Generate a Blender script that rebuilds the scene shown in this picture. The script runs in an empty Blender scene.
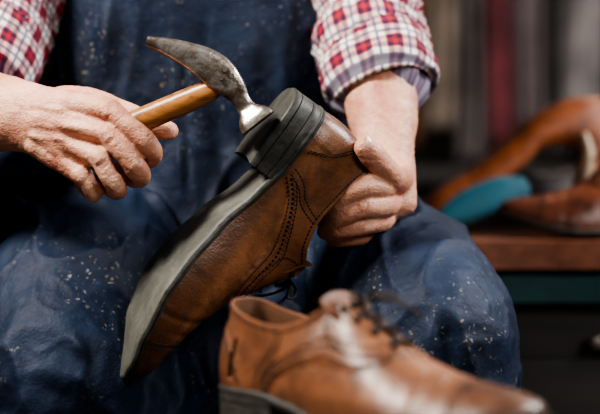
import bpy, bmesh, math, random
import numpy as np
from mathutils import Vector, Matrix, noise
random.seed(4)
U=0.0009; D=1.275; Z0=0.66
# helper: projects image pixels through the camera to world position (metres) at depth y
def G(a,b,y=0.0):
    k=U*(1+y/D)
    return Vector(((a-300)*k, y, Z0+(207-b)*k))
S=bpy.context.scene
try:
    S.view_settings.view_transform='AgX'; S.view_settings.look='AgX - High Contrast'
except Exception as e: print('view',e)
# ------------------------------------------------------------------ materials
def mat(name):
    m=bpy.data.materials.new(name); m.use_nodes=True
    nt=m.node_tree; b=nt.nodes['Principled BSDF']
    return m,nt,b
def L(nt,a,b): nt.links.new(a,b)
def ramp(nt,fac,stops):
    r=nt.nodes.new('ShaderNodeValToRGB')
    el=r.color_ramp.elements
    while len(el)<len(stops): el.new(0.5)
    for e,(p,c) in zip(el,stops):
        e.position=p; e.color=(c[0],c[1],c[2],1) if not isinstance(c,(int,float)) else (c,c,c,1)
    L(nt,fac,r.inputs[0]); return r.outputs[0]
def mix(nt,f,a,b,mode='MIX'):
    m=nt.nodes.new('ShaderNodeMix'); m.data_type='RGBA'; m.blend_type=mode
    for idx,v in ((0,f),(6,a),(7,b)):
        if isinstance(v,bpy.types.NodeSocket): L(nt,v,m.inputs[idx])
        elif isinstance(v,(int,float)): m.inputs[idx].default_value=v if idx==0 else (v,v,v,1)
        else: m.inputs[idx].default_value=(*v,1)
    return m.outputs[2]
def math_(nt,op,a,b=None,c=None):
    m=nt.nodes.new('ShaderNodeMath'); m.operation=op
    for i,v in enumerate((a,b,c)):
        if v is None: continue
        if isinstance(v,bpy.types.NodeSocket): L(nt,v,m.inputs[i])
        else: m.inputs[i].default_value=v
    return m.outputs[0]
def noise_n(nt,scale,detail=4,rough=.55,vec=None,dist=0):
    n=nt.nodes.new('ShaderNodeTexNoise'); n.inputs['Scale'].default_value=scale
    n.inputs['Detail'].default_value=detail; n.inputs['Roughness'].default_value=rough
    n.inputs['Distortion'].default_value=dist
    if vec is not None: L(nt,vec,n.inputs['Vector'])
    return n.outputs[0]
def objco(nt): return nt.nodes.new('ShaderNodeTexCoord').outputs['Object']
def bump(nt,b,h,strength,dist,prev=None):
    n=nt.nodes.new('ShaderNodeBump'); n.inputs['Strength'].default_value=strength; n.inputs['Distance'].default_value=dist
    L(nt,h,n.inputs['Height'])
    if prev is not None: L(nt,prev,n.inputs['Normal'])
    L(nt,n.outputs[0],b.inputs['Normal']); return n.outputs[0]
def m_simple(name,c,rough=.5,metal=0,var=.25,scale=30,bs=.1):
    m,nt,b=mat(name); o=objco(nt)
    n=noise_n(nt,scale,5,.6,o)
    c2=tuple(x*(1-var) for x in c); c3=tuple(min(1,x*(1+var)) for x in c)
    L(nt,ramp(nt,n,[(.3,c2),(.7,c3)]),b.inputs['Base Color'])
    b.inputs['Roughness'].default_value=rough; b.inputs['Metallic'].default_value=metal
    bump(nt,b,n,bs,.002)
    return m
def m_leather(name,c,dark,toe=True,rough=.36,coat=.2):
    m,nt,b=mat(name); o=objco(nt)
    n=noise_n(nt,22,6,.65,o,.6); n2=noise_n(nt,90,5,.6,o)
    col=ramp(nt,n,[(.28,dark),(.5,c),(.75,tuple(min(1,x*1.45) for x in c))])
    col=mix(nt,math_(nt,'MULTIPLY',ramp(nt,n2,[(.5,0),(.72,1)]),.5),col,dark)
    if toe:
        sx=nt.nodes.new('ShaderNodeSeparateXYZ'); L(nt,o,sx.inputs[0])
        t=ramp(nt,math_(nt,'MULTIPLY',sx.outputs[0],1/0.3),[(.0,.45),(.12,.05),(.65,0),(.97,.7)])
        col=mix(nt,t,col,tuple(x*.5 for x in dark))
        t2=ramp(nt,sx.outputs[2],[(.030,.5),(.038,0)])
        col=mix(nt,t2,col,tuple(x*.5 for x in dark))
    L(nt,col,b.inputs['Base Color'])
    L(nt,ramp(nt,n2,[(.3,rough-.05),(.7,rough+.14)]),b.inputs['Roughness'])
    b.inputs['Coat Weight'].default_value=coat; b.inputs['Coat Roughness'].default_value=.32
    v=nt.nodes.new('ShaderNodeTexVoronoi'); v.inputs['Scale'].default_value=600; L(nt,o,v.inputs['Vector'])
    p=bump(nt,b,v.outputs[0],.25,.0006); bump(nt,b,n2,.35,.0025,p)
    return m
M_LEA=m_leather('brown_leather',(.235,.098,.043),(.065,.024,.011),rough=.36,coat=.25)
M_LEA2=m_leather('tan_leather_shoe',(.190,.080,.040),(.065,.025,.012),rough=.40,coat=.12)
M_LIN=m_simple('leather_lining',(.13,.06,.03),.75)
def m_sole():
    m,nt,b=mat('rubber_sole'); o=objco(nt)
    n=noise_n(nt,14,6,.7,o,.4); n2=noise_n(nt,160,4,.7,o)
    c=ramp(nt,n,[(.3,(.045,.044,.036)),(.55,(.080,.079,.065)),(.75,(.135,.130,.108))])
    c=mix(nt,ramp(nt,n2,[(.55,0),(.75,.5)]),c,(.19,.182,.155))
    L(nt,c,b.inputs['Base Color']); b.inputs['Roughness'].default_value=.62
    bump(nt,b,n2,.5,.0015); return m
M_SOLE=m_sole()
M_EDGE=m_simple('sole_edge_rubber',(.036,.036,.031),.55,var=.5,scale=120,bs=.4)
M_TREAD=m_simple('heel_top_piece',(.050,.049,.041),.6,var=.5,scale=60,bs=.4)
M_THREAD=m_simple('stitch_thread',(.022,.009,.004),.8)
M_HOLE=m_simple('broguing_hole',(.004,.002,.0015),.9)
M_LACE=m_simple('shoe_lace',(.02,.010,.007),.8,scale=400)
def m_metal():
    m,nt,b=mat('forged_steel'); o=objco(nt)
    n=noise_n(nt,60,7,.7,o,.5); n2=noise_n(nt,260,4,.6,o)
    c=ramp(nt,n,[(.30,(.055,.038,.028)),(.47,(.22,.18,.15)),(.64,(.62,.58,.54))])
    L(nt,c,b.inputs['Base Color']); b.inputs['Metallic'].default_value=.88
    L(nt,ramp(nt,n,[(.3,.48),(.7,.25)]),b.inputs['Roughness'])
    bump(nt,b,n2,.4,.001); return m
M_METAL=m_metal()
def m_wood(name,c,d,scale=1,rough=.4,axis=(4,60,60)):
    m,nt,b=mat(name)
    tc=objco(nt); mp=nt.nodes.new('ShaderNodeMapping'); mp.inputs['Scale'].default_value=tuple(a*scale for a in axis); L(nt,tc,mp.inputs[0])
    n=noise_n(nt,2,7,.65,mp.outputs[0],.8)
    L(nt,ramp(nt,n,[(.3,d),(.6,c),(.8,tuple(min(1,x*1.4) for x in c))]),b.inputs['Base Color'])
    b.inputs['Roughness'].default_value=rough; bump(nt,b,n,.2,.001); return m
M_HANDLE=m_wood('hammer_handle_wood',(.40,.18,.065),(.10,.035,.011),1.4,.34,(8,60,40))
M_BENCH=m_wood('bench_wood',(.12,.065,.035),(.05,.025,.012),.3,.6)
M_DARKW=m_wood('dark_cabinet_wood',(.02,.014,.012),(.008,.006,.006),.3,.6)
def noise_vec(nt,o):
    n=nt.nodes.new('ShaderNodeTexNoise'); n.inputs['Scale'].default_value=70; L(nt,o,n.inputs['Vector'])
    a=nt.nodes.new('ShaderNodeVectorMath'); a.operation='SCALE'; L(nt,n.outputs['Color'],a.inputs[0]); a.inputs['Scale'].default_value=.012
    b=nt.nodes.new('ShaderNodeVectorMath'); b.operation='ADD'; L(nt,o,b.inputs[0]); L(nt,a.outputs[0],b.inputs[1]); return b.outputs[0]
def m_denim(name,c=(.0050,.0130,.035),lt=(.0135,.030,.068),speck=True):
    m,nt,b=mat(name); o=objco(nt)
    n=noise_n(nt,9,5,.6,o,.5); n2=noise_n(nt,75,5,.7,o)
    col=ramp(nt,n,[(.3,tuple(x*.55 for x in c)),(.5,c),(.78,lt)])
    col=mix(nt,ramp(nt,n2,[(.45,0),(.8,.6)]),col,lt)
    if speck:
        v=nt.nodes.new('ShaderNodeTexVoronoi'); v.inputs['Scale'].default_value=130; L(nt,noise_vec(nt,o),v.inputs['Vector'])
        s=ramp(nt,v.outputs[0],[(.12,1),(.24,0)])
        big=ramp(nt,noise_n(nt,11,4,.65,o),[(.48,0),(.60,1)])
        s2=ramp(nt,noise_n(nt,200,3,.6,o),[(.64,0),(.70,1)])
        s=math_(nt,'MULTIPLY',math_(nt,'MAXIMUM',s,s2),big)
        col=mix(nt,math_(nt,'MULTIPLY',s,.62),col,(.23,.195,.165))
    L(nt,col,b.inputs['Base Color']); b.inputs['Roughness'].default_value=.62
    b.inputs['Specular IOR Level'].default_value=.35
    w=nt.nodes.new('ShaderNodeTexWave'); w.inputs['Scale'].default_value=420; w.bands_direction='DIAGONAL'; L(nt,o,w.inputs['Vector'])
    p=bump(nt,b,w.outputs[0],.15,.0005); bump(nt,b,n2,.6,.0025,p)
    return m
M_DENIM=m_denim('denim_apron_cloth')
def m_plaid():
    m,nt,b=mat('plaid_flannel')
    uv=nt.nodes.new('ShaderNodeTexCoord').outputs['UV']; sx=nt.nodes.new('ShaderNodeSeparateXYZ'); L(nt,uv,sx.inputs[0])
    def ax(a):
        f=math_(nt,'FRACT',math_(nt,'MULTIPLY',a,1/.029))
        red=math_(nt,'LESS_THAN',f,.55)
        nv=math_(nt,'LESS_THAN',math_(nt,'ABSOLUTE',math_(nt,'SUBTRACT',f,.12)),.08)
        nv3=math_(nt,'LESS_THAN',math_(nt,'ABSOLUTE',math_(nt,'SUBTRACT',f,.43)),.08)
        nv2=math_(nt,'LESS_THAN',math_(nt,'ABSOLUTE',math_(nt,'SUBTRACT',f,.78)),.05)
        return red,math_(nt,'MAXIMUM',nv,nv3),nv2
    r1,n1,m1=ax(sx.outputs[0]); r2,n2,m2=ax(sx.outputs[1])
    col=mix(nt,math_(nt,'MULTIPLY',math_(nt,'ADD',r1,r2),.5),(.74,.70,.66),(.40,.012,.018))
    col=mix(nt,math_(nt,'MULTIPLY',math_(nt,'ADD',n1,n2),.48),col,(.010,.014,.050))
    col=mix(nt,math_(nt,'MULTIPLY',math_(nt,'MAXIMUM',m1,m2),.75),col,(.04,.035,.10))
    L(nt,col,b.inputs['Base Color']); b.inputs['Roughness'].default_value=.85
    bump(nt,b,noise_n(nt,900,2,.6,objco(nt)),.2,.0006); return m
M_PLAID=m_plaid()
def m_skin():
    m,nt,b=mat('skin'); o=objco(nt)
    n=noise_n(nt,32,5,.6,o,.4); n2=noise_n(nt,170,5,.65,o)
    c=ramp(nt,n,[(.3,(.42,.170,.115)),(.5,(.56,.285,.195)),(.72,(.66,.39,.285))])
    c=mix(nt,ramp(nt,n2,[(.5,0),(.85,.45)]),c,(.33,.11,.07))
    L(nt,c,b.inputs['Base Color']); b.inputs['Roughness'].default_value=.46
    b.inputs['Subsurface Weight'].default_value=.05; b.inputs['Subsurface Scale'].default_value=.004
    b.inputs['Subsurface Radius'].default_value=(1,.35,.2)
    v=nt.nodes.new('ShaderNodeTexVoronoi'); v.inputs['Scale'].default_value=520; L(nt,o,v.inputs['Vector'])
    p=bump(nt,b,v.outputs[0],.45,.0009)
    mp=nt.nodes.new('ShaderNodeMapping'); mp.inputs['Scale'].default_value=(140,140,380); mp.inputs['Rotation'].default_value=(0,.5,0); L(nt,o,mp.inputs[0])
    bump(nt,b,noise_n(nt,1,5,.7,mp.outputs[0],.8),.5,.0015,p)
    return m
M_SKIN=m_skin()
M_NAIL=m_simple('finger_nail',(.66,.42,.34),.28,var=.08)
# ------------------------------------------------------------------ mesh builder
class MB:
    def __init__(s): s.v=[];s.f=[];s.m=[];s.uv=[]
    def add(s,P,uv=None):
        i=len(s.v); s.v+= [tuple(p) for p in P]; s.uv+= (uv if uv else [(0,0)]*len(P)); return i
    def grid(s,R,mat=0,closev=False,uv=None):
        nu=len(R); nv=len(R[0]); i0=s.add([p for r in R for p in r],[q for r in uv for q in r] if uv else None)
        for i in range(nu-1):
            for j in range(nv if closev else nv-1):
                a=i0+i*nv+j; b=i0+i*nv+(j+1)%nv
                s.f.append((a,b,b+nv,a+nv)); s.m.append(mat)
        return i0
    def fan(s,ring,c,mat=0):
        i=s.add([c]); n=len(ring)
        for k in range(n): s.f.append((ring[k],ring[(k+1)%n],i)); s.m.append(mat)
    def obj(s,name,mats,recalc=True,sharp=None,merge=None,smooth=True):
        me=bpy.data.meshes.new(name); me.from_pydata(s.v,[],s.f)
        for m in mats: me.materials.append(m)
        me.polygons.foreach_set('material_index',s.m)
        ul=me.uv_layers.new(name='UVMap')
        idx=np.zeros(len(me.loops),dtype=np.int32); me.loops.foreach_get('vertex_index',idx)
        ul.data.foreach_set('uv',np.array(s.uv,dtype=np.float32)[idx].ravel())
        if recalc or merge:
            bm=bmesh.new(); bm.from_mesh(me)
            if merge: bmesh.ops.remove_doubles(bm,verts=bm.verts,dist=merge)
            if recalc: bmesh.ops.recalc_face_normals(bm,faces=bm.faces)
            bm.to_mesh(me); bm.free()
        me.polygons.foreach_set('use_smooth',[smooth]*len(me.polygons))
        if sharp:
            try: me.set_sharp_from_angle(angle=math.radians(sharp))
            except Exception as e: print(e)
        o=bpy.data.objects.new(name,me); S.collection.objects.link(o); return o
def cr(rows,t):
    n=len(rows); t=max(0,min(n-1-1e-9,t)); i=int(t); f=t-i
    p=[rows[max(0,min(n-1,i+k))] for k in (-1,0,1,2)]
    out=[]
    for a,b,c,d in zip(*p):
        out.append(.5*((2*b)+(-a+c)*f+(2*a-5*b+4*c-d)*f*f+(-a+3*b-3*c+d)*f**3))
    return out
def lin(tab,x):
    if x<=tab[0][0]: return tab[0][1]
    for (a,b),(c,d) in zip(tab,tab[1:]):
        if x<=c:
            t=(x-a)/(c-a); t=t*t*(3-2*t)*.5+t*.5; return b+(d-b)*t
    return tab[-1][1]
def loft(mb,st,seg=24,sub=6,mat=0,cap=True,side=Vector((1,0,0)),wr=None,sq=2.0,closed=False):
    rows=[list(c)+[ra,rb] for c,ra,rb in st]
    n=(len(rows)-1)*sub+1; I=[cr(rows,k/sub) for k in range(n)]
    R=[];UVs=[]; ln=0
    cs=[Vector(i[:3]) for i in I]
    ur=(I[0][3]+I[0][4])/2
    def ring(c,t,ra,rb,v):
        sd=(side-t*side.dot(t)); sd=sd.normalized() if sd.length>1e-4 else t.orthogonal().normalized()
        up=t.cross(sd); r=[];u=[]
        cnt=seg if closed else seg+1
        for j in range(cnt):
            a=2*math.pi*j/seg; ca,sa=math.cos(a),math.sin(a)
            e=2/sq
            x=math.copysign(abs(ca)**e,ca)*ra; y=math.copysign(abs(sa)**e,sa)*rb
            k=1+(wr(a,v) if wr else 0)
            r.append(c+sd*x*k+up*y*k); u.append((a*ur,v))
        return r,u
    def tan(k):
        return (cs[min(n-1,k+1)]-cs[max(0,k-1)]).normalized()
    t0=tan(0); t1=tan(n-1)
    if cap:
        rr=min(I[0][3],I[0][4])
        for a in (78,52,26):
            a=math.radians(a); r,u=ring(cs[0]-t0*rr*math.sin(a),t0,I[0][3]*math.cos(a),I[0][4]*math.cos(a),0); R.append(r);UVs.append(u)
    for k in range(n):
        if k: ln+=(cs[k]-cs[k-1]).length
        r,u=ring(cs[k],tan(k),I[k][3],I[k][4],ln); R.append(r);UVs.append(u)
    if cap:
        rr=min(I[-1][3],I[-1][4])
        for a in (26,52,78):
            a=math.radians(a); r,u=ring(cs[-1]+t1*rr*math.sin(a),t1,I[-1][3]*math.cos(a),I[-1][4]*math.cos(a),ln); R.append(r);UVs.append(u)
    w=len(R[0]); i0=mb.grid(R,mat,closev=closed,uv=UVs)
    if closed:
        mb.fan([i0+j for j in range(w)],sum(R[0],Vector())/w,mat)
        i1=i0+(len(R)-1)*w; mb.fan([i1+j for j in range(w)],sum(R[-1],Vector())/w,mat)
def tube(mb,pts,**k):   # pts (px,py,y,r_mm[,r2_mm])
    st=[(G(p[0],p[1],p[2]),p[3]/1000,(p[4] if len(p)>4 else p[3])/1000) for p in pts]
    k.setdefault('closed',True); k.setdefault('seg',20); k.setdefault('sub',5); loft(mb,st,**k)
def remesh(mb,name,mats,voxel,it,merge=None):
    o=mb.obj(name,mats,merge=merge)
    r=o.modifiers.new('r','REMESH'); r.mode='VOXEL'; r.voxel_size=voxel
    s=o.modifiers.new('s','SMOOTH'); s.factor=.5; s.iterations=it
    dg=bpy.context.evaluated_depsgraph_get(); me=bpy.data.meshes.new_from_object(o.evaluated_get(dg))
    o.modifiers.clear(); o.data=me; me.name=name
    if not len(me.materials):
        for m in mats: me.materials.append(m)
    me.polygons.foreach_set('use_smooth',[True]*len(me.polygons)); return o
def sculpt(o,folds=(),nz=()):
    me=o.data; n=len(me.vertices); co=np.zeros(n*3); me.vertices.foreach_get('co',co); co=co.reshape(-1,3)
    nr=np.zeros(n*3); me.vertex_normals.foreach_get('vector',nr); nr=nr.reshape(-1,3)
    d=np.zeros(n)
    for pts,w,a in folds:
        best=np.full(n,1e9); tt=np.zeros(n); m=len(pts)-1
        for i in range(m):
            A=np.array(pts[i]);B=np.array(pts[i+1]);ab=B-A
            t=np.clip(((co-A)@ab)/(ab@ab),0,1); ds=np.linalg.norm(co-A-t[:,None]*ab,axis=1)
            k=ds<best; best[k]=ds[k]; tt[k]=(i+t[k])/m
        d+=a*np.exp(-(best/w)**2)*np.clip(np.sin(np.pi*(tt*.9+.05))*1.6,0,1)
    for z in nz:
        sc,am,st=z[:3]; q=co*np.array(st)*sc
        v=np.array([noise.noise(Vector(p)) for p in q])
        if len(z)>3: v=(1-np.minimum(1,np.abs(v)*z[3]))**2
        d+=am*v
    co+=nr*d[:,None]; me.vertices.foreach_set('co',co.ravel()); me.update()
def empty(name,loc=(0,0,0)):
    e=bpy.data.objects.new(name,None); e.location=loc; e.empty_display_size=.05; S.collection.objects.link(e); return e
def parent(ch,p):
    bpy.context.view_layer.update()
    for c in ch:
        c.parent=p; c.matrix_parent_inverse=p.matrix_world.inverted()
# ------------------------------------------------------------------ shoe
ROWS=[ # bx,bw, tx,tw,tz, k2,m2
(0,0,.7,0,9.9,.0,.35),(.22,1.5,.8,1.15,9.8,.0,.35),(1,2.5,1.5,2.0,9.5,.0,.35),(2.6,3.0,3.1,2.55,8.9,.02,.35),
(5,3.15,5.3,2.95,8.4,.05,.35),(8,3.15,8,3.0,8.2,.08,.35),(11,3.4,10.2,2.55,8.9,.12,.3),(13.5,3.95,12.2,1.2,10.2,.25,.22),
(16,4.55,14.4,.85,8.9,.42,.1),(18.5,4.95,17.2,.45,7.2,.55,.04),(20.3,5.0,18.9,0,6.35,.6,.0),(22.4,4.8,21.5,0,5.45,.62,0),
(24.5,4.3,23.9,0,4.95,.62,0),(26.5,3.35,26.0,0,4.65,.6,0),(28.0,1.9,27.2,0,4.35,.6,0),(28.6,0,27.7,0,4.15,.5,0)]
SB=[(-1,2.5),(0,2.5),(6,2.4),(9,1.85),(13,.75),(17,.12),(20,.05),(24,.75),(27,1.75),(29.5,2.75)]
def sbot(x): return lin(SB,x)
STH=.72
SWAN=[(0,0),(4.4,0),(4.9,.28),(5.5,.42),(6.2,.47),(7.2,.42),(8.2,.47),(9,.63),(9.7,.98),(16,2)]
HEEL=[(0,.78),(1.2,.74),(2.2,.62),(3.0,.4),(3.6,.0),(16,-1)]
def centre(x): return .45*math.sin(max(0,min(1,x/29))*math.pi*1.35-.5)
def shoe(name,mleather,M,lod=1,mirror=1):
    mb=MB()
    def base(u):
        r=cr(ROWS,u); r2=cr(ROWS,min(15,u+.01)); r1=cr(ROWS,max(0,u-.01))
        tx,ty=r2[0]-r1[0],r2[1]-r1[1]; n=Vector((-ty,tx))
        if u<.02: n=Vector((-1,0))
        if u>14.98: n=Vector((1,0))
        n.normalize(); return r,n
    def surf(u,t,sd,raw=False):
        r,n=base(u); bz=sbot(r[0])+STH; bw=max(0,r[1]); tw=max(0,r[3])
        B=Vector((r[0],bw,bz)); T=Vector((r[2],tw,r[4])); H=T.z-B.z
        dist=max(abs(bw-tw),.9 if u>13 else .3)
        P1=B+Vector((n.x*.28,n.y*.28,.45*H)); P2=T+Vector((n.x*r[5]*dist,n.y*r[5]*dist,-r[6]*H))
        if u<3: P1+=Vector((n.x*.25,n.y*.2,0))
        s=1-t; p=B*s**3+P1*3*s*s*t+P2*3*s*t*t+T*t**3
        p.y*=sd; return p
    def nor(u,t,sd):
        e=.01; uu=max(.05,min(14.95,u)); tt=max(.02,min(.97,t))
        a=surf(uu+e,tt,sd)-surf(uu-e,tt,sd); b=surf(uu,tt+e,sd)-surf(uu,tt-e,sd)
        n=a.cross(b)*(-1 if sd>0 else 1)
        n=n.normalized() if n.length>1e-9 else Vector((0,0,1))
        p=surf(uu,tt,sd)-Vector((uu/15*26+1,0,3.2))
        if n.dot(p)<0: n=-n
        return n
    def SP(u,t,sd,off=0):
        ex=0
        if t>lin(SWAN,u)-.001: ex+=.15
        if t<lin(HEEL,u): ex+=.12
        if u>9.3: ex+=-.13*math.exp(-((u-10.6)/.12)**2)-.11*math.exp(-((u-11.2)/.1)**2)*t
        return surf(u,t,sd)+nor(u,t,sd)*(ex+off)
    nu=int(130*lod); nv=int(36*lod)
    for sd in (1,-1):
        O=[];I=[]
        for i in range(nu+1):
            u=15*i/nu
            O.append([SP(u,j/nv,sd) for j in range(nv+1)])
            I.append([surf(u,j/nv,sd)-nor(u,j/nv,sd)*.16 for j in range(nv+1)])
        for k in (0,nu):
            for j in range(nv+1): O[k][j].y=0; I[k][j].y=0
        for i in range(nu+1):
            if 15*i/nu>=9.9: O[i][nv].y=0; I[i][nv].y=0
        mb.grid(O,0); mb.grid(I,1)
        lip=[[O[i][nv],(O[i][nv]+I[i][nv])/2+Vector((0,0,.10)),I[i][nv]] for i in range(nu+1) if 15*i/nu<9.9]
        mb.grid(lip,0)
    def along(ctrl,step,sd):
        pts=[]; n=400
        rows=[list(c) for c in ctrl]; last=None
        for k in range(n+1):
            u,t=cr(rows,(len(rows)-1)*k/n)
            if t<.02 or t>.985: continue
            p=surf(u,t,sd)
            if last is None or (p-last).length>=step: pts.append((u,t)); last=p
        return pts
    def stitch(ctrl,sd,off=.13,ln=.25):
        q=along(ctrl,.34,sd)
        for (u,t),(u2,t2) in zip(q,q[1:]):
            a=SP(u,t,sd,.03); b=SP(u2,t2,sd,.03); d=(b-a).normalized(); b=a+d*ln
            n=nor(u,t,sd); s=d.cross(n)*.06; h=n*.05
            i=mb.add([a-s,a+s,b+s,b-s,a+h,b+h])
            for f in ((0,4,5,3),(1,2,5,4),(0,1,4),(3,5,2)): mb.f.append(tuple(i+x for x in f)); mb.m.append(3)
    def holes(ctrl,sd,r=.14,step=.40):
        for u,t in along(ctrl,step,sd):
            c=SP(u,t,sd,.03); n=nor(u,t,sd); a=n.orthogonal().normalized(); b=n.cross(a)
            i=mb.add([c+a*r*math.cos(x*math.pi/4)+b*r*math.sin(x*math.pi/4) for x in range(8)])
            mb.f.append(tuple(i+x for x in range(8))); mb.m.append(4)
    def ring(c,n,r,w,m):
        a=n.orthogonal().normalized(); b=n.cross(a); R=[]
        for k in range(17):
            an=2*math.pi*k/16; dv=a*math.cos(an)+b*math.sin(an)
            R.append([c+dv*(r+w*math.cos(q*math.pi/3))+n*w*math.sin(q*math.pi/3) for q in range(4)])
        mb.grid(R,m)
    sw=[(u,t) for u,t in SWAN[1:9]]
    for sd in (1,-1):
        stitch([(u+.06,t+.045) for u,t in sw],sd)
        stitch([(u+.02,t+.20) for u,t in sw[:-2]]+[(8.9,.86)],sd)
        holes([(u+.04,t+.12) for u,t in sw[:-1]]+[(9.3,.9)],sd)
        holes([(u+.04,t+.165) for u,t in sw[:-1]]+[(9.2,.93)],sd,.07,.4)
        stitch([(u,t-.05) for u,t in HEEL[:5]],sd)
        stitch([(u,t-.10) for u,t in HEEL[:5]],sd)
        stitch([(0.1,.94),(2,.94),(4,.94),(6,.93),(6.8,.94),(7.6,.9),(9.5,.9)],sd)
        stitch([(4.9,.95),(4.75,.7),(4.6,.5),(4.3,.3),(4.1,0.03)],sd)
        stitch([(5.1,.95),(4.95,.7),(4.8,.5),(4.5,.3),(4.3,0.03)],sd)
        stitch([(7.0,.95),(6.8,.8),(6.9,.62),(7.6,.56),(8.4,.60),(9.1,.74)],sd)
        stitch([(11.9,.02),(11.6,.5),(11.7,.97)],sd)
        holes([(12.0,.02),(11.72,.5),(11.82,.97)],sd,.1)
        stitch([(12.15,.02),(11.85,.5),(11.95,.97)],sd)
    T=[]
    for i in range(15):
        x=18.2-i*.5; w=1.0+.09*i; z=lin([(11,11.2),(12.2,10.2),(14.4,8.75),(17.2,7.0),(18.9,6.0)],x)-.14
        T.append([Vector((x+ (0.15 if i==14 else 0)*abs(j-4)/4,(j-4)/4*w,z-.35*((j-4)/4)**2*(1+.05*i))) for j in range(9)])
    mb.grid(T,0); mb.grid([[p-Vector((0,0,.22)) for p in r] for r in T],1)
    e0=[r[0] for r in T]; e1=[r[-1] for r in T]
    for e in (e0,e1,T[-1]): mb.grid([e,[p-Vector((0,0,.22)) for p in e]],0)
    ins=[]
    for i in range(41):
        r,n=base(15*i/40); w=max(0,r[1]-.1); ins.append([Vector((r[0],w*(j-4)/4,sbot(r[0])+STH+.1)) for j in range(9)])
    mb.grid(ins,1)
    ly=[7.35,7.9,8.45,9.0]
    def lace(pts,r=.17):
        st=[(Vector(p),r,r*.6) for p in pts]; loft(mb,st,seg=8,sub=5,mat=5,closed=True,side=Vector((0,1,0)))
    for k,u in enumerate(ly):
        a=SP(u,.91,1,.12); b=SP(u,.91,-1,.12); c=(a+b)/2+Vector((0,0,.25))
        for sd in (1,-1): ring(SP(u,.91,sd,.02),nor(u,.91,sd),.2,.07,4)
        lace([a-Vector((0,0,.1)),a+Vector((0,-.1,.12)),c,b+Vector((0,.1,.12)),b-Vector((0,0,.1))],.2)
        if k<3:
            b2=SP(ly[k+1],.91,-1,.1); lace([a,(a+b2)/2+Vector((0,0,.12)),b2],.16)
    a=(SP(7.5,.97,1)+SP(7.5,.97,-1))/2+Vector((.2,0,.45))
    for sd in (1,-1):
        lace([a,a+Vector((.3,sd*.9,.7)),a+Vector((.9,sd*2.2,.6)),a+Vector((1.3,sd*2.4,.1)),a+Vector((.6,sd*1.0,.15)),a],.2)
        lace([a,a+Vector((1.0,sd*.9,.45)),a+Vector((2.4,sd*2.0,-.15)),a+Vector((3.4,sd*2.9,-1.0))],.2)
    def outl(i,n,off):
        u=15*i/n; r,nn=base(u); return Vector((r[0]+nn.x*off,max(0,r[1]+nn.y*off)))
    n=90; ed=[(.30,0,.10),(.40,.0,.25),(.42,.0,.42),(.34,.0,.46),(.42,.0,.5),(.40,0,.64),(.30,0,STH),(-.1,0,STH+.02)]
    for sd in (1,-1):
        R=[]
        for i in range(n+1):
            rr=[]
            for off,_,dz in ed:
                p=outl(i,n,off); y=p.y if 0<i<n else 0; rr.append(Vector((p.x,sd*y,sbot(p.x)+dz)))
            R.append(rr)
        mb.grid(R,2)
        B=[]
        for i in range(n+1):
            p=outl(i,n,.30); y=p.y if 0<i<n else 0; q=outl(i,n,.18)
            B.append([Vector((p.x,sd*y,sbot(p.x)+.10))]+[Vector((q.x,sd*(q.y if 0<i<n else 0)*(1-j/5),sbot(q.x)+(.0))) for j in range(6)])
        mb.grid(B,6)
    def hring(z,off):
        pts=[]
        for i in range(0,29):
            uu=(1-i/28)*4.75; r,nn=base(uu); pts.append(Vector((r[0]+nn.x*off,max(0,r[1]+nn.y*off) if uu>0 else 0,z)))
        other=[Vector((p.x,-p.y,z)) for p in pts[:-1]][::-1]
        pts=pts+other
        xb=pts[0].x; w=pts[0].y
        br=[Vector((xb-.35*(1-(j/6-1)**2),-w+ (2*w)*j/12,z)) for j in range(1,12)]
        return pts+br
    prof=[(2.75,.34),(2.3,.36),(1.95,.35),(1.90,.29),(1.85,.35),(1.3,.33),(.75,.32),(.70,.24),(.64,.34),(.12,.34),(.0,.24)]
    R=[hring(z,o) for z,o in prof]; mb.grid(R,2,closev=True)
    w=len(R[0]); last=R[-1]
    cx=Vector((3.6,0,0))
    R2=[last,[p*.85+cx*.15 for p in last],[p*.45+cx*.55 for p in last]]
    j0=mb.grid(R2,7,closev=True); mb.fan([j0+2*w+j for j in range(w)],cx,7)
    mb.v=[((x)*.01,(y+centre(x)*mirror)*.01,z*.01) for x,y,z in mb.v]
    o=mb.obj(name,[mleather,M_LIN,M_EDGE,M_THREAD,M_HOLE,M_LACE,M_SOLE,M_TREAD],sharp=50,merge=.00002)
    o.matrix_world=M; return o
def frame(origin,X,Zup):
    X=X.normalized(); Zv=(Zup-X*Zup.dot(X)).normalized(); Y=Zv.cross(X)
    m=Matrix(((X.x,Y.x,Zv.x,origin.x),(X.y,Y.y,Zv.y,origin.y),(X.z,Y.z,Zv.z,origin.z),(0,0,0,1))); return m
th=math.radians(54); rl=math.radians(17)
X=Vector((-math.cos(th),0,-math.sin(th))); Zin=Vector((math.sin(th),0,-math.cos(th)))
Zs=Zin*math.cos(rl)+Vector((0,1,0))*math.sin(rl)
sh1=shoe('leather_dress_shoe',M_LEA,frame(G(291,90,0),X,Zs)@Matrix.Scale(1.04,4),1.3)
a=math.radians(-42)
BT=Z0-.168; YS=-.165
sh2=shoe('leather_dress_shoe.001',M_LEA2,frame(Vector((G(236,0,YS).x,YS,BT+.001)),Vector((math.cos(a),math.sin(a),0)),Vector((0,0,1)))@Matrix.Scale(.97,4),1,-1)
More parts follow.
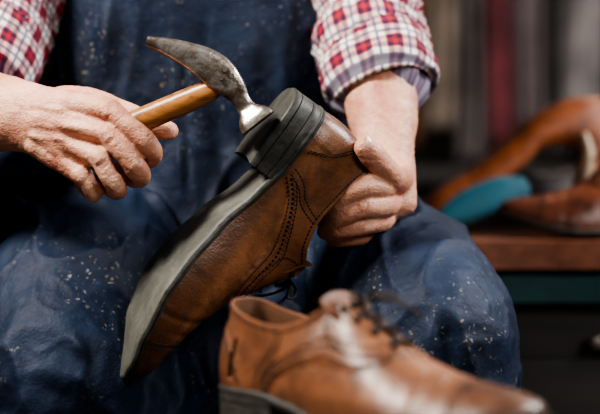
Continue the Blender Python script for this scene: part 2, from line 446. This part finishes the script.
# ------------------------------------------------------------------ hammer
mb=MB()
YH=-.030
hp=[(148,42,4.5,12),(164,46,7,12.5),(186,54,10.5,12.5),(206,64,14,12),(220,75,15,12),(233,88,11.5,11.5),(241,100,8.0,8.5),(247,109,8.5,8.5),(253,117,15,15),(258,123.5,17,17)]
loft(mb,[(G(p[0],p[1],YH),p[3]/1000,p[2]/1000) for p in hp],seg=28,sub=6,cap=False,side=Vector((0,1,0)),sq=4.5,closed=True)
ho=mb.obj('hammer_head',[M_METAL],sharp=35)
mb=MB()
for (x,y) in ((225,70),(232,76),(221,78)):
    c=G(x,y,YH-.0122)
    loft(mb,[(c+Vector((0,.002,0)),.0026,.0026),(c-Vector((0,.0018,0)),.0022,.0022)],seg=12,sub=2,cap=False,closed=True,side=Vector((1,0,0)))
hs=mb.obj('handle_pins',[M_METAL],sharp=40)
mb=MB()
hh=[(226,79,6.5,8),(216,87,8.5,10),(200,95,10.5,11),(170,108,11,11.5),(135,123,11.2,11.5),(105,137,11.5,12),(82,147,11.5,12),(70,152,9,10)]
loft(mb,[(G(p[0],p[1],YH*max(0,(p[0]-95)/131)),p[3]/1000,p[2]/1000) for p in hh],seg=24,sub=6,side=Vector((0,1,0)),sq=2.3,closed=True)
hw=mb.obj('wooden_handle',[M_HANDLE],sharp=50)
E=empty('cobbler_hammer',G(170,108,YH))
parent([ho,hs,hw],E)
# ------------------------------------------------------------------ hands
mb=MB()
tube(mb,[(-95,104,.085,45,40),(-55,108,.07,42,38),(-5,112,.045,37,33),(30,118,.02,32,25),(58,128,.004,36,20),(80,135,.0,37,17)],side=Vector((0,0,1)),seg=32)
tube(mb,[(40,108,.006,14),(75,105,-.004,13),(108,110,-.018,11.8)])
tube(mb,[(42,120,.0,14),(78,126,-.01,13),(110,134,-.023,11.5)])
tube(mb,[(42,134,.002,14),(72,147,-.006,12.5),(100,157,-.018,10.8)])
tube(mb,[(40,144,.006,14),(62,160,.0,12),(82,175,-.006,10)])
tube(mb,[(108,110,-.020,11.8),(128,126,-.028,9.8),(147,144,-.023,10.2),(153,155,-.003,9),(147,159,.013,8.6),(132,155,.026,7.8)])
tube(mb,[(110,134,-.025,11.5),(124,152,-.029,9.6),(136,168,-.023,10.2),(141,177,-.004,8.8),(133,178,.012,8.6),(116,170,.024,7.8)])
tube(mb,[(100,157,-.020,10.8),(108,174,-.022,9),(116,186,-.014,9.5),(117,191,.002,8.3),(110,189,.014,8),(98,181,.022,7.4)])
tube(mb,[(82,175,-.008,9.8),(89,185,-.008,8.2),(94,192,-.002,8.4),(93,194,.008,7.5),(88,190,.016,7),(80,182,.022,6.6)])
tube(mb,[(45,112,.012,17),(68,102,.016,15.5),(96,103,.018,12.5),(122,112,.019,11),(140,120,.018,11),(158,127,.015,10),(169,131,.012,8.6)])
tube(mb,[(55,150,.012,16),(80,150,.022,14)])
hand1=remesh(mb,'hammer_hand_forearm',[M_SKIN],.0013,3)
fo=[]
kn=[(108,110,-.031),(110,134,-.036),(100,157,-.030),(82,175,-.017)]
for (x,y,d) in kn:
    fo.append(([G(48,112+(y-112)*.45,-.01),G(x-12,y-3,d)],.0035,.0012))
    fo.append(([G(x-8,y-6,d),G(x+1,y+7,d)],.005,.0022))
for A,B in (((108,122,-.03),(60,120,-.015)),((104,146,-.03),(58,132,-.012)),((91,167,-.02),(52,145,-.01))):
    fo.append(([G(*A),G(*B)],.0045,-.0017))
for (x,y,d) in ((147,144,-.033),(136,168,-.033),(116,186,-.023)):
    fo.append(([G(x-4,y+5,d),G(x+4,y-5,d)],.006,.0013))
    for k in (-4,-1,2,5): fo.append(([G(x+k-5,y+k*.9+6,d),G(x+k+7,y+k*.9-6,d)],.0010,-.0009))
for (x,y,d) in ((118,118,-.036),(117,143,-.039),(104,165,-.031)):
    for k in (-3,1): fo.append(([G(x+k-6,y+k+6,d),G(x+k+7,y+k-5,d)],.0010,-.0006))
for k in range(4): fo.append(([G(30+k*5,90,.0),G(34+k*5,145,-.02)],.0014,-.0005))
fo.append(([G(-20,95,.0),G(30,104,-.01),G(70,112,-.02),G(90,125,-.02)],.0022,.0013))
fo.append(([G(0,130,-.01),G(40,138,-.01),G(75,140,-.02)],.0022,.0012))
fo.append(([G(20,124,-.012),G(55,128,-.016),G(70,150,-.016),G(88,160,-.02)],.002,.0010))
sculpt(hand1,fo,[(60,.0008,(1,1,1)),(200,.0003,(1,1,1)),(70,-.0002,(1,1,2.2),6)])
mb=MB()
tube(mb,[(376,60,.150,41,40),(379,88,.132,38,38),(383,120,.107,34,31),(385,150,.086,28,23),(386,178,.068,29,17),(384,203,.060,31,15)],seg=32)
tube(mb,[(394,162,.075,16),(398,178,.058,15.5),(392,178,.034,13.5),(384,168,.014,11.8),(373,156,-.002,11.8),(365,147,-.008,10.2)])
for pts in ([(388,182,.055,13),(384,186,.030,12),(367,185,.008,11.2),(352,192,.006,10.2),(339,202,.014,9.2),(326,211,.030,8)],
            [(389,200,.058,13),(384,205,.034,11.8),(365,206,.014,11),(350,212,.012,10),(338,220,.020,9),(326,225,.036,8)],
            [(386,215,.064,12),(380,221,.044,11),(362,224,.026,10),(346,228,.024,9.2),(334,231,.032,8.3),(325,232,.046,7.6)],
            [(380,226,.072,11),(370,234,.056,9.8),(354,237,.044,8.8),(343,239,.044,8),(333,239,.052,7)]):
    tube(mb,pts)
hand2=remesh(mb,'shoe_hand_forearm',[M_SKIN],.0013,3)
fo=[]
for (x,y,d) in ((373,156,-.013),(367,185,-.003),(365,206,.003),(362,224,.016)):
    for k in (-3,0,3): fo.append(([G(x+k-4,y+9,d),G(x+k+2,y-9,d)],.0011,-.0009))
fo.append(([G(392,192,.03),G(372,196,.01),G(350,203,.01)],.0025,-.0014))
fo.append(([G(400,120,.075),G(398,150,.06),G(400,175,.045)],.0025,.0013))
fo.append(([G(372,115,.075),G(374,150,.062),G(384,185,.05)],.0025,.0012))
sculpt(hand2,fo,[(60,.0008,(1,1,1)),(200,.0003,(1,1,1)),(70,-.0002,(1,1,2.2),6)])
mb=MB()
dr=(G(365,147,-.008)-G(373,156,-.002)).normalized(); nn=Vector((-.05,-.75,.65)); nn=(nn-dr*nn.dot(dr)).normalized(); sd=dr.cross(nn)
c=G(365,147,-.008)+nn*.0103+dr*.002
R=[]
for i in range(9):
    t=i/8; w=.0066*math.sin(math.pi*(.12+.76*t))**.4
    R.append([c+dr*(t-.5)*.013+sd*w*s-nn*(.0030*s*s+.0014*(2*t-1)**2) for s in [q/4-1 for q in range(9)]])
mb.grid(R,0); nail=mb.obj('thumb_nail',[M_NAIL])
M_HAIR=m_simple('hair',(.10,.055,.03),.6,scale=200,bs=.3)
def armhair(o,name,sel,n,dirv):
    me=o.data; vs=[v for v in random.sample(list(me.vertices),min(len(me.vertices),n*12)) if sel(v.co)][:n]
    mb=MB()
    for v in vs:
        p=v.co.copy(); nn=v.normal; d=(dirv+nn*.45+Vector([random.uniform(-.3,.3) for _ in range(3)])).normalized()
        s=d.cross(nn).normalized()*.00007; l=random.uniform(.004,.009)
        m=p+d*l*.5; e=p+d*l*.9-nn*l*.18+Vector((0,0,-.001))
        i=mb.add([p-s,p+s,m+s*.8,m-s*.8,e]); mb.f+=[(i,i+1,i+2,i+3),(i+3,i+2,i+4)]; mb.m+=[0,0]
    return mb.obj(name,[M_HAIR],recalc=False)
ah1=armhair(hand1,'forearm_hair_hammer_arm',lambda c: c.x<G(60,0,0).x and c.y<.05,550,Vector((.7,0,-.6)))
ah2=armhair(hand2,'forearm_hair_shoe_arm',lambda c: c.z>G(0,160,.08).z,450,Vector((.3,0,-.9)))
# ------------------------------------------------------------------ sleeves and shirt
def wrk(sd,am):
    def f(a,v):
        x=noise.noise(Vector((math.cos(a)*1.3+sd,math.sin(a)*1.3,v*22)))
        y=noise.noise(Vector((math.cos(a)*2.5+v*20,math.sin(a)*2.5,v*50+sd)))
        return am*x+am*.6*y+am*.5*(1-min(1,abs(y)*5))**2
    return f
mb=MB()
loft(mb,[(G(48,-260,.30),.06,.065),(G(38,-160,.27),.066,.064),(G(20,-60,.22),.066,.062),(G(-4,20,.17),.062,.058),(G(-24,66,.13),.058,.056)],seg=72,sub=16,wr=wrk(1,.16),side=Vector((0,1,0)))
loft(mb,[(G(-14,34,.155),.064,.060),(G(-24,56,.138),.068,.062),(G(-33,78,.122),.064,.060),(G(-34,80.3,.1204),.052,.050)],seg=72,sub=8,wr=wrk(2,.08),cap=False,side=Vector((0,1,0)))
sl1=mb.obj('plaid_sleeve_hammer_arm',[M_PLAID])
mb=MB()
loft(mb,[(G(372,-260,.30),.064,.068),(G(368,-160,.27),.062,.062),(G(362,-70,.24),.060,.060),(G(364,10,.20),.055,.055),(G(371,50,.165),.052,.054),(G(378,80,.142),.048,.050)],seg=80,sub=16,wr=wrk(5,.17),side=Vector((0,1,0)))
loft(mb,[(G(373,50,.162),.053,.055),(G(378,70,.148),.056,.058),(G(382.5,88,.135),.053,.055),(G(383.3,91,.133),.044,.046)],seg=72,sub=8,wr=wrk(7,.09),cap=False,side=Vector((0,1,0)))
sl2=mb.obj('plaid_sleeve_shoe_arm',[M_PLAID])
TX=G(198,0,.28).x
def tc(b,y): return Vector((TX,y,Z0+(207-b)*U*1.2))
mb=MB()
loft(mb,[(tc(300,.31),.12,.165),(tc(180,.30),.125,.170),(tc(60,.29),.118,.180),(tc(-80,.28),.115,.19),(tc(-200,.29),.105,.20),(tc(-262,.30),.085,.16),(tc(-290,.30),.07,.075)],seg=110,sub=14,wr=wrk(9,.05),cap=False,side=Vector((0,1,0)))
shirt=mb.obj('plaid_shirt_torso',[M_PLAID])
mb=MB()
hc=tc(-410,.24)
loft(mb,[(tc(-270,.30),.06,.06),(tc(-310,.285),.056,.06),(tc(-350,.27),.058,.065)],seg=24,sub=5,closed=True)
loft(mb,[(hc+Vector((0,-.03,-.115)),.028,.03),(hc+Vector((0,-.012,-.08)),.056,.075),(hc+Vector((0,-.005,-.02)),.072,.092),(hc+Vector((0,0,.04)),.076,.097),(hc+Vector((0,.005,.085)),.06,.08)],seg=28,sub=6,closed=True)
loft(mb,[(hc+Vector((0,-.092,.02)),.008,.008),(hc+Vector((0,-.108,-.015)),.012,.012),(hc+Vector((0,-.100,-.03)),.016,.012)],seg=12,sub=4,closed=True)
for s in (1,-1):
    loft(mb,[(hc+Vector((s*.078,.015,-.03)),.006,.010),(hc+Vector((s*.084,.02,0)),.007,.016),(hc+Vector((s*.082,.018,.025)),.006,.014)],seg=12,sub=4,closed=True)
loft(mb,[(hc+Vector((-.025,-.087,-.06)),.006,.006),(hc+Vector((0,-.095,-.06)),.009,.009),(hc+Vector((.025,-.087,-.06)),.006,.006)],seg=12,sub=4,closed=True,side=Vector((0,0,1)))
head=remesh(mb,'head',[M_SKIN],.004,5)
sculpt(head,[([hc+Vector((s*.022,-.09,.02)),hc+Vector((s*.042,-.08,.02))],.012,-.006) for s in (1,-1)]+[([hc+Vector((-.02,-.1,-.06)),hc+Vector((.02,-.1,-.06))],.002,-.003)])
mb=MB()
loft(mb,[(hc+Vector((0,.035,-.04)),.070,.075),(hc+Vector((0,.022,.03)),.083,.093),(hc+Vector((0,.015,.08)),.076,.092),(hc+Vector((0,.012,.105)),.05,.065)],seg=32,sub=6,closed=True,wr=wrk(3,.03))
hair=mb.obj('hair',[M_HAIR])
mb=MB()
for s in (1,-1):
    loft(mb,[(hc+Vector((s*.032,-.078,.020)),.010,.010),(hc+Vector((s*.032,-.081,.020)),.009,.009)],seg=14,sub=2,closed=True)
eyes=mb.obj('eyes',[m_simple('eye',(.6,.6,.58),.2,var=.02)])
# ------------------------------------------------------------------ apron over the lap
mb=MB()
tube(mb,[(250,245,.32,105),(330,262,.24,100),(390,292,.13,92),(434,340,.03,80)],seg=32)
tube(mb,[(434,340,.03,80),(438,420,.03,70),(440,600,.05,56),(445,700,.06,48)],seg=32)
tube(mb,[(210,245,.32,110),(130,265,.24,108),(80,310,.15,105),(62,368,.07,92)],seg=32)
tube(mb,[(62,368,.07,88),(50,440,.06,72),(30,600,.06,58),(20,700,.06,48)],seg=32)
tube(mb,[(200,120,.28,120),(215,200,.275,125),(240,300,.26,120)],seg=32)
tube(mb,[(100,300,.18,88),(200,345,.17,70),(290,350,.17,68),(395,320,.14,78)],seg=28)
tube(mb,[(60,205,.30,85),(20,235,.26,85),(-10,330,.15,78),(0,400,.09,80)],seg=28)
tube(mb,[(70,330,.12,78),(125,400,.115,78),(150,460,.10,70)],seg=28)
slab=[];slb=[]
for i in range(41):
    b=-170+i*(440/40); phm=math.radians(lin([(-170,34),(0,40),(90,54),(200,76),(270,84)],b))
    r1=[];r2=[]
    cy=lin([(-200,.29),(-80,.28),(60,.29),(180,.30),(300,.31)],b)
    for j in range(41):
        ph=-phm+2*phm*j/40
        for R_,o in ((r1,.014),(r2,-.002)):
            R_.append(Vector((TX+math.sin(ph)*(.180+o),cy-math.cos(ph)*(.124+o),Z0+(207-b)*U*1.2)))
    slab.append(r1);slb.append(r2)
mb.grid(slab);mb.grid(slb[::-1])
mb.grid([slab[0],slb[0]]);mb.grid([slab[-1],slb[-1]])
mb.grid([[r[0] for r in slab],[r[0] for r in slb]]);mb.grid([[r[-1] for r in slab],[r[-1] for r in slb]])
apron=remesh(mb,'denim_apron',[M_DENIM],.0032,6,merge=1e-6)
F=lambda *p:[G(*q) for q in p]
folds=[
(F((70,60,.17),(85,150,.17),(120,230,.17)),.012,.013),
(F((110,0,.16),(100,80,.16),(120,180,.16)),.010,.010),
(F((172,-10,.155),(176,90,.155),(182,200,.155)),.0035,.004),
(F((181,-10,.155),(185,90,.155),(191,200,.155)),.003,-.004),
(F((205,20,.15),(222,150,.15),(240,230,.14)),.011,-.010),
(F((290,0,.16),(285,90,.16),(300,190,.16)),.009,.011),
(F((250,20,.15),(262,120,.15),(250,200,.15)),.009,.010),
(F((140,180,.16),(180,250,.15),(200,330,.12)),.009,.012),
(F((0,190,.2),(60,240,.13),(110,320,.04),(130,410,-.0)),.010,.014),
(F((40,190,.2),(120,250,.13),(165,320,.08),(180,410,.05)),.010,.016),
(F((80,200,.2),(160,250,.15),(205,310,.12),(215,400,.10)),.008,.014),
(F((0,230,.16),(30,300,.07),(60,400,-.02)),.009,-.012),
(F((60,215,.18),(130,290,.08),(150,400,.04)),.007,-.014),
(F((0,270,.12),(40,300,.03),(90,360,-.02)),.007,.008),
(F((0,300,.08),(25,360,.0),(30,413,-.01)),.009,.011),
(F((330,240,.18),(380,290,.07),(420,350,-.04)),.008,.009),
(F((350,232,.18),(410,262,.08),(470,330,-.02)),.007,-.009),
(F((390,240,.12),(450,275,.03),(500,340,.0)),.007,.007),
(F((340,270,.12),(380,330,.02),(400,400,.0)),.008,.010),
(F((360,260,.12),(400,320,.02),(425,400,-.03)),.006,-.008),
(F((430,300,-.02),(450,340,-.05),(460,400,-.03)),.007,-.006),
(F((470,310,.0),(490,350,-.0),(495,400,.0)),.007,.006),
(F((230,230,.16),(240,300,.12),(232,400,.10)),.010,-.014),
(F((250,240,.16),(290,320,.10),(330,410,.08)),.010,.013)]
sculpt(apron,folds,[(12,.009,(1,1,.5)),(26,.003,(1.4,1,.5)),(10,.0045,(1.6,1,.6),4.5),(24,.0012,(1.3,1,.8),4),(90,.0006,(1,1,.7))])
mb=MB()
for s in (-1,1):
    mbx=[]
    for i in range(14):
        t=i/13
        mbx.append((Vector((TX+s*(.115-.03*t),lin([(0,.165),(1,.225)],t),Z0+(207+170)*U*1.2+ t*.13)),.018,.003))
    loft(mb,mbx,seg=12,sub=2,closed=True)
strap=mb.obj('apron_straps',[M_DENIM])
mb=MB()
for bx in (G(445,0,.06).x,G(20,0,.06).x):
    loft(mb,[(Vector((bx,.12,.055)),.035,.05),(Vector((bx,.06,.06)),.042,.055),(Vector((bx,-.02,.045)),.048,.040),(Vector((bx,-.09,.04)),.042,.034)],seg=24,sub=5,closed=True)
    loft(mb,[(Vector((bx,.08,.06)),.045,.05),(Vector((bx,.08,.22)),.048,.052)],seg=24,sub=5,closed=True)
boots=mb.obj('work_boots',[m_simple('boot_leather',(.05,.03,.02),.5)])
C=empty('cobbler',(TX,.28,0))
parent([hand1,hand2,nail,ah1,ah2,sl1,sl2,shirt,head,hair,eyes,apron,strap,boots],C)
# ------------------------------------------------------------------ furniture
def boxes(name,L_,mats,bv=.004):
    mb=MB()
    for b in L_:
        bm=bmesh.new(); bmesh.ops.create_cube(bm,size=1)
        for v in bm.verts: v.co=Vector((v.co.x*b[1][0],v.co.y*b[1][1],v.co.z*b[1][2]))+Vector(b[0])
        if bv: bmesh.ops.bevel(bm,geom=list(bm.edges),offset=min(bv,min(b[1])*.3),segments=2,affect='EDGES',profile=.6)
        bm.verts.index_update()
        i=mb.add([v.co.copy() for v in bm.verts])
        for f in bm.faces: mb.f.append(tuple(i+v.index for v in f.verts)); mb.m.append(b[2] if len(b)>2 else 0)
        bm.free()
    return mb.obj(name,mats,sharp=30)
boxes('work_table',[((.05,-.325,BT-.015),(.56,.38,.03)),((-.19,-.17,(BT-.03)/2),(.04,.04,BT-.03)),((.29,-.17,(BT-.03)/2),(.04,.04,BT-.03)),((-.19,-.48,(BT-.03)/2),(.04,.04,BT-.03)),((.29,-.48,(BT-.03)/2),(.04,.04,BT-.03)),((.05,-.48,BT-.07),(.44,.02,.06))],[M_BENCH])
mb=MB()
loft(mb,[(Vector((TX,.34,.365)),.17,.15),(Vector((TX,.34,.41)),.175,.155)],seg=36,sub=4,closed=True,cap=False)
for sx in (-1,1):
    for sy in (-1,1):
        loft(mb,[(Vector((TX+sx*.15,.34+sy*.13,0)),.014,.014),(Vector((TX+sx*.1,.34+sy*.09,.37)),.018,.018)],seg=12,sub=3,closed=True,cap=False)
mb.obj('wooden_stool',[M_BENCH],sharp=40)
TT=Z0-.036
boxes('storage_cabinet',[((.68,.72,(TT-.078)/2),(.98,.62,TT-.078))]+[((.22+.32*i+.16,.405,.28),(.29,.02,.40)) for i in range(3)]+[((.22+.32*i+.16,.39,.50),(.08,.015,.015),1) for i in range(3)],[M_DARKW,M_METAL])
def slabm(name,x0,x1,y0,y1,z0,z1,m,seed):
    mb=MB(); top=[];bot=[]
    nx,ny=60,20
    for i in range(nx+1):
        a=[];b=[]
        for j in range(ny+1):
            x=x0+(x1-x0)*i/nx; y=y0+(y1-y0)*j/ny
            x_=x+.012*noise.noise(Vector((y*9,seed,i*.01))); y_=y+.008*noise.noise(Vector((x*9,seed,3)))
            a.append(Vector((x_,y_,z1-(.004 if j in(0,ny) or i in (0,nx) else 0)))); b.append(Vector((x_,y_,z0)))
        top.append(a);bot.append(b)
    mb.grid(top);mb.grid(bot)
    mb.grid([top[0],bot[0]]);mb.grid([top[-1],bot[-1]]);mb.grid([[r[0] for r in top],[r[0] for r in bot]]);mb.grid([[r[-1] for r in top],[r[-1] for r in bot]])
    return mb.obj(name,[m],sharp=50,merge=1e-6)
M_ORG=m_leather('orange_hide',(.25,.075,.026),(.075,.022,.008),toe=False,rough=.45,coat=.05)
M_TEAL=m_simple('teal_suede',(.006,.080,.110),.7); M_TEALD=m_simple('teal_hide_dark',(.006,.055,.062),.6)
slabm('leather_hide_brown',.145,1.13,.36,.98,TT-.036,TT,m_leather('hide_brown',(.16,.050,.020),(.07,.021,.009),toe=False,rough=.6,coat=0),2)
slabm('leather_hide_teal',.165,1.13,.38,.98,TT-.076,TT-.039,M_TEALD,7)
mb=MB()
prof=[(424,212),(440,192),(474,171),(508,145),(536,118),(562,103),(590,96),(616,104),(634,128),(642,165),(644,214)]
YA=.58
yy=[(-.012,1.0),(-.006,.5),(0,.08),(.010,0),(.06,-.05),(.12,0),(.18,.1),(.20,.2)]
R=[]
cen=Vector((560,225))
for y,ins in yy:
    r=[]
    for k in range(81):
        p=cr([list(q) for q in prof],10*k/80); v=cen-Vector(p)
        w=26+50*max(0,min(1,(k-30)/30))
        q=Vector(p)+v.normalized()*ins*w*min(1,v.length/100)
        g=G(q.x,q.y,YA)+Vector((0,y,0)); g.z=max(g.z,TT+.003); r.append(g)
    R.append(r)
mb.grid(R,0); o=mb.obj('saddle_leather_piece',[M_ORG])
so=o.modifiers.new('s','SOLIDIFY'); so.thickness=.004
mb=MB()
kx=U*(1+.5/D)
loft(mb,[(Vector((140*kx,.50,TT+.018)),.010,.006),(Vector((158*kx,.505,TT+.030)),.019,.008),(Vector((180*kx,.51,TT+.043)),.022,.009),(Vector((205*kx,.515,TT+.054)),.022,.009),(Vector((226*kx,.52,TT+.060)),.016,.008)],seg=24,sub=6,closed=True,side=Vector((0,.35,.95)))
mb.obj('teal_suede_insole',[M_TEAL])
M_BLK=m_leather('dark_leather',(.03,.022,.02),(.012,.01,.01),toe=False)
def rot(a): return Vector((math.cos(a),math.sin(a),0))
shoe('leather_dress_shoe.002',m_leather('oxblood_leather',(.17,.055,.028),(.05,.015,.008),toe=False,rough=.3),frame(Vector((.525,.425,TT+.001)),rot(math.radians(179)),Vector((0,0,1))),.6)
shoe('leather_dress_shoe.003',M_BLK,frame(Vector((.43,.88,TT+.001)),rot(math.radians(190)),Vector((0,0,1))),.6)
mb=MB()
loft(mb,[(Vector((.352,.53,TT+.021)),.012,.02),(Vector((.358,.53,TT+.06)),.012,.022),(Vector((.366,.53,TT+.10)),.010,.02),(Vector((.362,.53,TT+.125)),.006,.012)],seg=20,sub=6,closed=True)
mb.obj('beige_shoe_last',[m_simple('beige_last',(.36,.26,.18),.5)])
# ------------------------------------------------------------------ room
def pl(name,c,s,m): return boxes(name,[(c,s)],[m],bv=0)
M_WALL=m_simple('plaster_wall',(.08,.073,.070),.9,scale=6,var=.3)
M_FLOOR=m_wood('floor_boards',(.10,.06,.035),(.04,.025,.015),.2,.6)
pl('floor',(0,.3,-.025),(5,5,.05),M_FLOOR)
pl('wall_back',(0,2.75,1.35),(5,.1,2.7),M_WALL)
pl('wall_left',(-2.5,.3,1.35),(.1,5,2.7),M_WALL); pl('wall_right',(2.5,.3,1.35),(.1,5,2.7),M_WALL)
pl('ceiling',(0,.3,2.75),(5,5,.1),M_WALL)
yb=2.35; kk=U*(1+yb/D)
X_=lambda p:(p-300)*kk
def drape(name,x0,x1,y,z0,z1,c,sd):
    mb=MB(); R=[]
    for i in range(31):
        z=z0+(z1-z0)*i/30
        R.append([Vector((x0+(x1-x0)*j/40+.006*math.sin(z*5+sd),y+.014*math.sin(j/40*math.pi*4+sd)+.02*noise.noise(Vector((j*.1,z*3,sd))),z)) for j in range(41)])
    mb.grid(R); o=mb.obj(name,[m_simple(name+'_cloth',c,.8,scale=7,var=.6)]); s=o.modifiers.new('s','SOLIDIFY'); s.thickness=.003; return o
cols=[(398,413,(.02,.015,.012)),(413,424,(.22,.09,.035)),(424,456,(.20,.16,.13)),(456,488,(.10,.085,.085)),(488,512,(.17,.045,.055)),(512,545,(.13,.105,.11)),(545,568,(.05,.045,.046)),(568,610,(.22,.20,.20)),(610,650,(.1,.08,.08)),(650,690,(.2,.07,.04)),(300,398,(.04,.035,.04))]
for i,(a_,b_,c_) in enumerate(cols): drape('hanging_hide' if i==0 else 'hanging_hide.%03d'%i,X_(a_)+.003,X_(b_)-.003,yb+.03*(i%2),.78+.04*(i%3),1.6,c_,i)
mb=MB(); loft(mb,[(Vector((-.1,yb+.01,1.625)),.012,.012),(Vector((1.2,yb+.01,1.625)),.012,.012)],seg=12,sub=4,closed=True)
for x in (-.08,1.18): loft(mb,[(Vector((x,yb+.01,1.625)),.01,.01),(Vector((x,2.69,1.625)),.01,.01)],seg=10,sub=3,closed=True)
mb.obj('hanging_rail',[M_METAL])
boxes('low_shelf',[((.55,2.45,.74),(1.3,.4,.04)),((-.08,2.45,.36),(.04,.4,.72)),((1.18,2.45,.36),(.04,.4,.72))],[M_DARKW])
# ------------------------------------------------------------------ lights
def area(name,loc,tgt,size,e,c=(1,1,1)):
    l=bpy.data.lights.new(name,'AREA'); l.size=size; l.energy=e; l.color=c
    o=bpy.data.objects.new(name,l); o.location=loc; S.collection.objects.link(o)
    o.rotation_euler=(Vector(tgt)-Vector(loc)).to_track_quat('-Z','Y').to_euler(); return o
area('softbox_light',(-.95,-.55,Z0+1.2),(0,.05,Z0),.36,60,(1,.95,.89))
area('window_light',(1.35,.1,Z0+1.0),(.1,.1,Z0),.5,38,(.99,.98,1))
area('front_fill_light',(1.0,-1.5,Z0+.75),(.05,.0,Z0-.05),.5,17,(1,.98,.95))  # added fill lamp, no window here; brightens the camera side of the held shoe
area('back_room_light',(.9,1.5,2.4),(.7,2.4,1.0),.5,22,(1,.93,.85))
w=bpy.data.worlds.new('World'); S.world=w; w.use_nodes=True
w.node_tree.nodes['Background'].inputs[0].default_value=(.58,.57,.58,1); w.node_tree.nodes['Background'].inputs[1].default_value=.13
# ------------------------------------------------------------------ camera
cd=bpy.data.cameras.new('Camera'); cam=bpy.data.objects.new('Camera',cd); S.collection.objects.link(cam)
cam.location=(0,-D,Z0); cam.rotation_euler=(math.pi/2,0,0); cd.lens=85; cd.sensor_width=36; cd.clip_start=.05
cd.dof.use_dof=True; cd.dof.focus_distance=D-.015; cd.dof.aperture_fstop=2.8
S.camera=cam
